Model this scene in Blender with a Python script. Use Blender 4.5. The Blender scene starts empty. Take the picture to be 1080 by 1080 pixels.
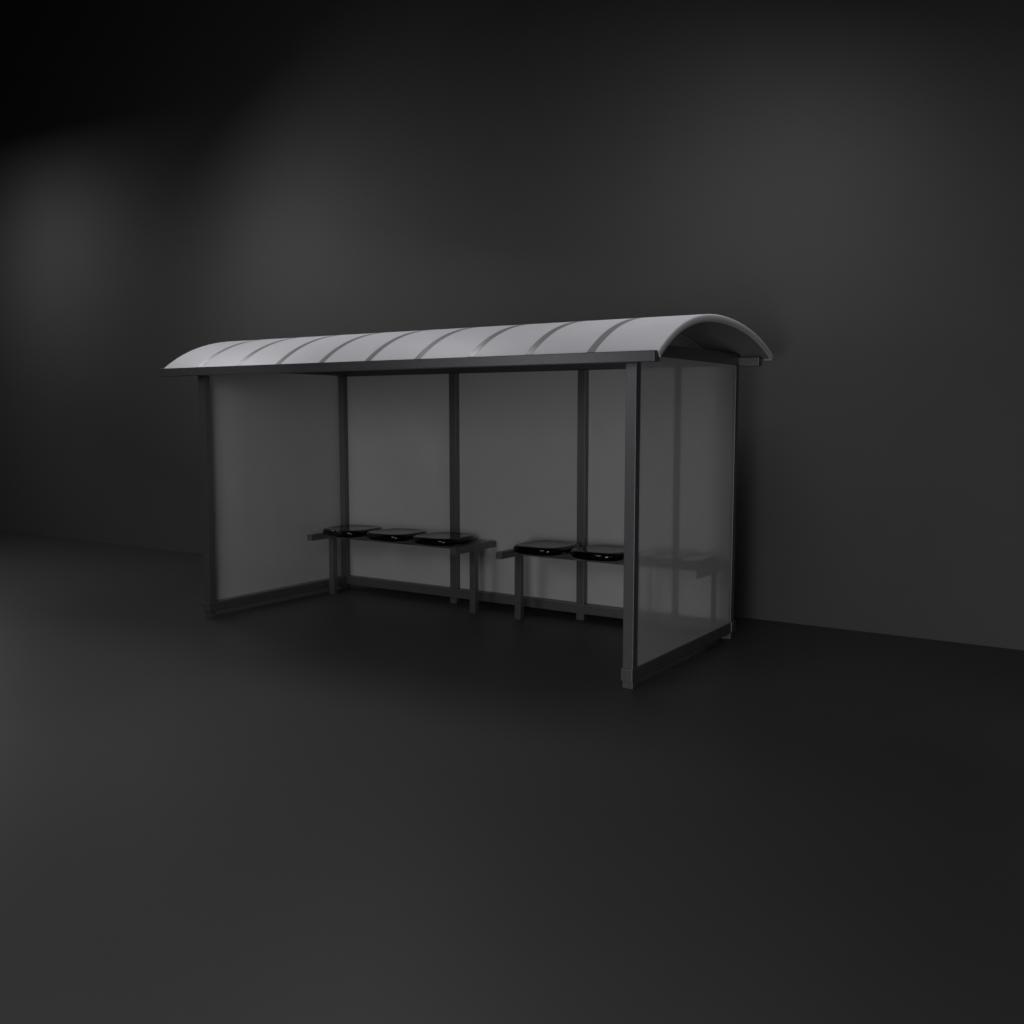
import bpy, bmesh, math
from mathutils import Vector, Matrix

S = bpy.context.scene
COL = S.collection

# ---------------------------------------------------------------- materials
def mat(name, base, rough=0.5, metallic=0.0, noise=0.0, scale=20.0, bump=0.0,
        rough_var=0.0, stretch=(1, 1, 1), spec=0.5, **kw):
    m = bpy.data.materials.new(name)
    m.use_nodes = True
    nt = m.node_tree
    b = nt.nodes['Principled BSDF']
    b.inputs['Base Color'].default_value = (*base, 1)
    b.inputs['Roughness'].default_value = rough
    b.inputs['Metallic'].default_value = metallic
    b.inputs['Specular IOR Level'].default_value = spec
    for k, v in kw.items():
        b.inputs[k.replace('_', ' ')].default_value = v
    if noise or bump or rough_var:
        tc = nt.nodes.new('ShaderNodeTexCoord')
        mp = nt.nodes.new('ShaderNodeMapping')
        mp.inputs['Scale'].default_value = stretch
        n = nt.nodes.new('ShaderNodeTexNoise')
        n.inputs['Scale'].default_value = scale
        n.inputs['Detail'].default_value = 6
        n.inputs['Roughness'].default_value = 0.6
        nt.links.new(tc.outputs['Object'], mp.inputs['Vector'])
        nt.links.new(mp.outputs['Vector'], n.inputs['Vector'])
        if noise:
            r = nt.nodes.new('ShaderNodeMapRange')
            r.inputs['From Min'].default_value = 0.3
            r.inputs['From Max'].default_value = 0.7
            r.inputs['To Min'].default_value = 1 - noise
            r.inputs['To Max'].default_value = 1 + noise
            mx = nt.nodes.new('ShaderNodeVectorMath')
            mx.operation = 'SCALE'
            mx.inputs[0].default_value = base
            nt.links.new(n.outputs['Fac'], r.inputs['Value'])
            nt.links.new(r.outputs['Result'], mx.inputs['Scale'])
            nt.links.new(mx.outputs['Vector'], b.inputs['Base Color'])
        if rough_var:
            r2 = nt.nodes.new('ShaderNodeMapRange')
            r2.inputs['From Min'].default_value = 0.3
            r2.inputs['From Max'].default_value = 0.7
            r2.inputs['To Min'].default_value = rough - rough_var
            r2.inputs['To Max'].default_value = rough + rough_var
            nt.links.new(n.outputs['Fac'], r2.inputs['Value'])
            nt.links.new(r2.outputs['Result'], b.inputs['Roughness'])
        if bump:
            bp = nt.nodes.new('ShaderNodeBump')
            bp.inputs['Strength'].default_value = bump
            bp.inputs['Distance'].default_value = 0.002
            nt.links.new(n.outputs['Fac'], bp.inputs['Height'])
            nt.links.new(bp.outputs['Normal'], b.inputs['Normal'])
    return m

M = {}
M['floor'] = mat('floor_matt', (0.054, 0.054, 0.054), 0.5, noise=0.03, scale=3, spec=0.5)
M['wall'] = mat('wall_matt', (0.105, 0.105, 0.105), 0.7, noise=0.02, scale=2, spec=0.3)
M['frame'] = mat('grey_coated_metal', (0.185, 0.185, 0.198), 0.42, 0.6, noise=0.05, scale=30, rough_var=0.03)
M['roof'] = mat('pale_roof_sheet', (0.92, 0.905, 0.975), 0.5, 0.0, noise=0.02, scale=8)
M['rib'] = mat('roof_rib_metal', (0.39, 0.385, 0.415), 0.33, 0.0)
M['seat'] = mat('black_gloss_plastic', (0.002, 0.002, 0.002), 0.09, 0.0, rough_var=0.01, scale=15, spec=0.45)
M['pane'] = mat('hazy_acrylic', (0.98, 0.98, 0.98), 0.11, 0.0,
                noise=0.02, scale=4, Transmission_Weight=0.45, IOR=1.45)
M['pane_edge'] = mat('pane_edge', (0.04, 0.04, 0.04), 0.5)
# the far skin of a pane lets light straight through, so the pane bends light once
cl = bpy.data.materials.new('clear_inner_skin')
cl.use_nodes = True
cl.node_tree.nodes.clear()
_t = cl.node_tree.nodes.new('ShaderNodeBsdfTransparent')
_o = cl.node_tree.nodes.new('ShaderNodeOutputMaterial')
cl.node_tree.links.new(_t.outputs[0], _o.inputs[0])
M['clear'] = cl

# ---------------------------------------------------------------- helpers
def link(name, bm, m, parent=None, smooth=False):
    bmesh.ops.recalc_face_normals(bm, faces=bm.faces[:])
    me = bpy.data.meshes.new(name)
    bm.to_mesh(me)
    bm.free()
    for mm in (m if isinstance(m, (list, tuple)) else [m]):
        me.materials.append(M[mm])
    if smooth:
        for p in me.polygons:
            p.use_smooth = True
    o = bpy.data.objects.new(name, me)
    COL.objects.link(o)
    if parent:
        o.parent = parent
    return o

def add_box(bm, x0, x1, y0, y1, z0, z1, bev=0.003):
    t = bmesh.new()
    v = [t.verts.new((x, y, z)) for x in (x0, x1) for y in (y0, y1) for z in (z0, z1)]
    for f in ((0, 1, 3, 2), (4, 6, 7, 5), (0, 4, 5, 1), (2, 3, 7, 6), (0, 2, 6, 4), (1, 5, 7, 3)):
        t.faces.new([v[i] for i in f])
    bmesh.ops.recalc_face_normals(t, faces=t.faces[:])
    if bev:
        bmesh.ops.bevel(t, geom=t.edges[:], offset=bev, segments=2, profile=0.6, affect='EDGES')
    me = bpy.data.meshes.new('tmp')
    t.to_mesh(me)
    t.free()
    bm.from_mesh(me)
    bpy.data.meshes.remove(me)

def box(name, x0, x1, y0, y1, z0, z1, m='frame', parent=None, bev=0.003):
    bm = bmesh.new()
    add_box(bm, x0, x1, y0, y1, z0, z1, bev)
    return link(name, bm, m, parent)

def empty(name, label, cat, loc=(0, 0, 0), group=None):
    o = bpy.data.objects.new(name, None)
    COL.objects.link(o)
    o.location = loc
    o.empty_display_size = 0.2
    o['label'] = label
    o['category'] = cat
    if group:
        o['group'] = group
    return o

# ---------------------------------------------------------------- setting
bm = bmesh.new()
v = [bm.verts.new(c) for c in ((-30, -20, 0), (30, -20, 0), (30, 2.78, 0), (-30, 2.78, 0))]
bm.faces.new(v)
o = link('floor', bm, 'floor'); o['kind'] = 'structure'
bm = bmesh.new()
add_box(bm, -30, 30, 2.78, 2.98, -0.1, 14, 0)
o = link('wall', bm, 'wall'); o['kind'] = 'structure'

# ---------------------------------------------------------------- shelter
W, D, SX, SY = 4.468, 1.914, 0.08, 0.068
YB = D - SY
sh = empty('bus_shelter', 'open fronted metal bus shelter with pale arched roof and hazy clear panes', 'bus shelter')

# posts run down through the rails and show below them as feet
for (x, y, top) in ((0, 0, 2.305), (W - SX, 0, 2.305), (0, YB, 2.305), (1.494, YB, 2.305), (2.961, YB, 2.305), (W - SX, YB, 2.305)):
    box('post', x, x + SX, y, y + SY, 0, top, parent=sh)
    # levelling plate under each post
# bottom rails
for x in (-0.006, W - 0.084):
    box('bottom_rail', x, x + 0.09, -0.02, YB - 0.006, 0.055, 0.145, parent=sh, bev=0.005)
box('bottom_rail', -0.012, W + 0.012, YB - 0.004, YB + 0.084, 0.058, 0.148, parent=sh, bev=0.005)
# top cross rails and long rails
for x in (0.004, W - 0.076):
    box('top_rail', x, x + 0.07, 0.064, 1.915, 2.311, 2.402, parent=sh)
    box('roof_bracket', x + 0.01, x + 0.06, -0.089, 0.0, 2.262, 2.30, parent=sh)
box('top_rail', 0.078, W - 0.08, 0.002, 0.062, 2.312, 2.38, parent=sh)
box('front_gutter', -0.325, 4.681, -0.172, -0.091, 2.25, 2.322, parent=sh, bev=0.004)
box('rear_gutter', -0.163, 4.632, 1.919, 1.997, 2.302, 2.375, parent=sh, bev=0.004)

def pane(name, ax, pos, a0, a1, z0, z1, facing, th=0.004):
    """thin slab; the skin towards 'facing' bends light, the other one is clear"""
    bm = bmesh.new()
    back = pos - facing * th
    if ax == 'x':
        c = lambda p, a, z: (p, a, z)
    else:
        c = lambda p, a, z: (a, p, z)
    f = [bm.verts.new(c(pos, a, z)) for a, z in ((a0, z0), (a1, z0), (a1, z1), (a0, z1))]
    b = [bm.verts.new(c(back, a, z)) for a, z in ((a0, z0), (a1, z0), (a1, z1), (a0, z1))]
    bm.faces.new(f).material_index = 0
    bm.faces.new(b[::-1]).material_index = 1
    for i in range(4):
        bm.faces.new((f[i], b[i], b[(i + 1) % 4], f[(i + 1) % 4])).material_index = 2
    return link(name, bm, ['pane', 'clear', 'pane_edge'], sh)

pane('side_pane', 'x', W - 0.004, SY + 0.001, YB - 0.001, 0.146, 2.309, 1)
pane('side_pane', 'x', 0.012, SY + 0.001, YB - 0.001, 0.146, 2.309, 1)
for a0, a1 in ((SX, 1.494), (1.494 + SX, 2.961), (2.961 + SX, W - SX)):
    pane('rear_pane', 'y', 1.909, a0 + 0.001, a1 - 0.001, 0.149, 2.304, -1)

# arched roof: outer curve measured, thickness 55 mm
OUT = [(-0.118, 2.322), (0.041, 2.435), (0.187, 2.502), (0.361, 2.558), (0.52, 2.593), (0.759, 2.626),
       (1.012, 2.636), (1.283, 2.618), (1.573, 2.572), (1.884, 2.488), (2.10, 2.405)]
def polyfit(pts, deg):
    n = deg + 1
    A = [[sum(((p[0] - 1) ** (i + j)) for p in pts) for j in range(n)] + [sum(p[1] * (p[0] - 1) ** i for p in pts)] for i in range(n)]
    for i in range(n):
        k = max(range(i, n), key=lambda r: abs(A[r][i])); A[i], A[k] = A[k], A[i]
        for r in range(n):
            if r != i:
                f = A[r][i] / A[i][i]
                A[r] = [a - f * b for a, b in zip(A[r], A[i])]
    return [A[i][n] / A[i][i] for i in range(n)]
CF = polyfit(OUT, 4)
def arc(off, y0=-0.125, y1=2.105, n=56):
    pts = []
    for i in range(n + 1):
        y = y0 + (y1 - y0) * i / n
        z = sum(c * (y - 1) ** k for k, c in enumerate(CF))
        dz = sum(k * c * (y - 1) ** (k - 1) for k, c in enumerate(CF) if k)
        L = math.hypot(1, dz)
        pts.append((y - dz / L * off, z + off / L))
    return pts

def arch_band(name, x0, x1, o_in, o_out, m, parent, y0=-0.125, y1=2.105, bev=0.0):
    bm = bmesh.new()
    pi_, po = arc(o_in, y0, y1), arc(o_out, y0, y1)
    n = len(pi_)
    secs = []
    if bev:
        xs = [(x0, bev), (x0 + bev * .3, bev * .3), (x0 + bev, 0), (x1 - bev, 0), (x1 - bev * .3, bev * .3), (x1, bev)]
    else:
        xs = [(x0, 0), (x1, 0)]
    for x, e in xs:
        ii, oo = arc(o_in + e, y0, y1), arc(o_out - e, y0, y1)
        secs.append(([bm.verts.new((x, y, z)) for y, z in ii], [bm.verts.new((x, y, z)) for y, z in oo]))
    for (i0, o0), (i1, o1) in zip(secs, secs[1:]):
        for k in range(n - 1):
            f = bm.faces.new((o0[k], o1[k], o1[k + 1], o0[k + 1])); f.smooth = True
            f = bm.faces.new((i0[k], i0[k + 1], i1[k + 1], i1[k])); f.smooth = True
        bm.faces.new((i0[0], i1[0], o1[0], o0[0]))
        bm.faces.new((i0[-1], o0[-1], o1[-1], i1[-1]))
    for ii, oo in (secs[0], secs[-1]):
        for k in range(n - 1):
            bm.faces.new((ii[k], oo[k], oo[k + 1], ii[k + 1]))
    o = link(name, bm, m, parent, smooth=True)
    o.data.set_sharp_from_angle(angle=math.radians(50))
    return o

M['under_shade'] = mat('roof_underside_shade', (0.30, 0.30, 0.315), 0.6, noise=0.02, scale=8)  # dark grey puts the shade under the roof into the colour
XL, XR = -0.338, 4.690
roof = arch_band('roof', XL, XR, -0.055, 0, 'roof', sh, bev=0.012)
arch_band('roof_shade_skin', XL + 0.012, XR - 0.012, -0.0585, -0.0555, 'under_shade', roof, y0=-0.08, y1=2.07)  # added thin skin, dark only to shade the roof underside
for k in range(9):
    xc = 0.17 + 0.5012 * k
    arch_band('roof_rib', xc - 0.03, xc + 0.03, -0.002, 0.0014, 'rib', sh, y0=-0.118, y1=2.09)
    arch_band('ceiling_rib', xc - 0.014, xc + 0.014, -0.066, -0.0575, 'rib', roof, y0=-0.04, y1=2.0)

# ---------------------------------------------------------------- benches
def seat_mesh():
    bm = bmesh.new()
    a, b, n, N = 0.263, 0.277, 3.2, 72
    # (inset from the edge, z) from the underside over the rim to the dished top
    prof = [(0.16, 0.0), (0.09, -0.001), (0.05, -0.006), (0.028, -0.006), (0.013, 0.002), (0.004, 0.015), (0.0, 0.030), (0.001, 0.043),
            (0.005, 0.054), (0.013, 0.062), (0.024, 0.0665), (0.038, 0.068), (0.052, 0.067), (0.078, 0.063),
            (0.11, 0.060), (0.17, 0.059)]
    rings = []
    for ins, z in prof:
        r = []
        for k in range(N):
            t = 2 * math.pi * k / N
            c, s = math.cos(t), math.sin(t)
            x = (a - ins) * math.copysign(abs(c) ** (2 / n), c)
            y = (b - ins) * math.copysign(abs(s) ** (2 / n), s)
            r.append(bm.verts.new((x, y, z)))
        rings.append(r)
    for r0, r1 in zip(rings, rings[1:]):
        for k in range(N):
            bm.faces.new((r0[k], r0[(k + 1) % N], r1[(k + 1) % N], r1[k]))
    c0 = bm.verts.new((0, 0, 0.0)); c1 = bm.verts.new((0, 0, 0.0585))
    for k in range(N):
        bm.faces.new((c0, rings[0][(k + 1) % N], rings[0][k]))
        bm.faces.new((c1, rings[-1][k], rings[-1][(k + 1) % N]))
    return bm

def make_bench(x0, label):
    L = 1.90
    b = empty('bench', label, 'bench', (x0, 1.22, 0), 'three seat benches inside the shelter')
    for x in (0, L - 0.066):
        c = box('crossbar', x, x + 0.066, 0, 0.66, 0.606, 0.668, parent=b)
        box('leg', x + 0.001, x + 0.065, 0.31, 0.37, 0, 0.605, parent=b)
    box('beam', 0.067, L - 0.067, 0.305, 0.375, 0.607, 0.667, parent=b)
    for k in range(3):
        s = link('seat', seat_mesh(), 'seat', b, smooth=True)
        s.location = (0.358 + 0.592 * k, 0.297, 0.6685)
    return b

b1 = make_bench(0.13, 'long bench with three black glossy seats beside the left side pane')
def copy_tree(o, parent=None):
    c = o.copy(); COL.objects.link(c); c.parent = parent
    for ch in list(o.children):
        copy_tree(ch, c)
    return c
b2 = copy_tree(b1)
b2.location.x = 2.48
b2['label'] = 'three seat bench nearest the right side pane, partly hidden by the front right post'

# ---------------------------------------------------------------- lights
def area(name, loc, direction, size, power, sizey=None):
    l = bpy.data.lights.new(name, 'AREA')
    l.energy = power
    l.size = size
    if sizey:
        l.shape = 'RECTANGLE'; l.size_y = sizey
    o = bpy.data.objects.new(name, l)
    o.location = loc
    o.rotation_euler = Vector(direction).to_track_quat('-Z', 'Y').to_euler()
    COL.objects.link(o)
    return o

LIGHTS = dict(
    front_lamp=((6.29, -7.66, 1.04), (0.486, 0.54, -0.688), 2.7, 245.0),
    low_lamp=((0.97, -2.0, 3.3), (-0.966, 0.242, -0.092), 1.94, 15.0),
    roof_lamp=((4.74, 0.62, 4.43), (-0.312, 0.434, -0.845), 1.37, 17.5),
    back_lamp_two=((-2.03, 0.65, 4.31), (0.406, 0.576, -0.709), 1.04, 18.5),
    back_lamp_one=((-6.6, 0.5, 4.95), (-0.03, 0.45, -0.9), 1.15, 25.0),
    right_lamp=((7.45, 0.5, 1.0), (-0.9, 0.02, -0.4), 0.9, 1.5),
    left_lamp=((1.89, -3.79, 2.67), (-0.343, 0.578, -0.74), 1.56, 27.0),
    roof_middle_fill=((1.36, 0.64, 5.15), (-0.158, -0.55, -0.82), 1.28, 28.0),  # unseen fill, added to brighten the middle of the roof
    far_left_floor_fill=((-4.6, -0.5, 2.9), (-0.3, -0.5, -1), 1.5, 26.0),  # unseen fill, added to lift the floor at far left
)
for n_, a_ in LIGHTS.items():
    area(n_, *a_)

w = bpy.data.worlds.new('World')
S.world = w
w.use_nodes = True
w.node_tree.nodes['Background'].inputs[0].default_value = (0, 0, 0, 1)
w.node_tree.nodes['Background'].inputs[1].default_value = 0

# ---------------------------------------------------------------- camera
cd = bpy.data.cameras.new('camera')
co = bpy.data.objects.new('camera', cd)
COL.objects.link(co)
S.camera = co
yaw, pit, rol = 0.583, -0.0996, -0.0006
F = Vector((-math.sin(yaw) * math.cos(pit), math.cos(yaw) * math.cos(pit), math.sin(pit)))
co.location = (7.4977, -6.1194, 1.9193)
co.rotation_euler = F.to_track_quat('-Z', 'Y').to_euler()
cd.sensor_width = 36
cd.lens = 1050.1 / 1080 * 36
cd.clip_end = 200

S.view_settings.view_transform = 'Standard'
S.view_settings.look = 'None'
S.view_settings.exposure = 0
S.view_settings.gamma = 1
S.view_settings.use_curve_mapping = False
S.cycles.max_bounces = 10
S.cycles.transmission_bounces = 8
S.cycles.transparent_max_bounces = 12
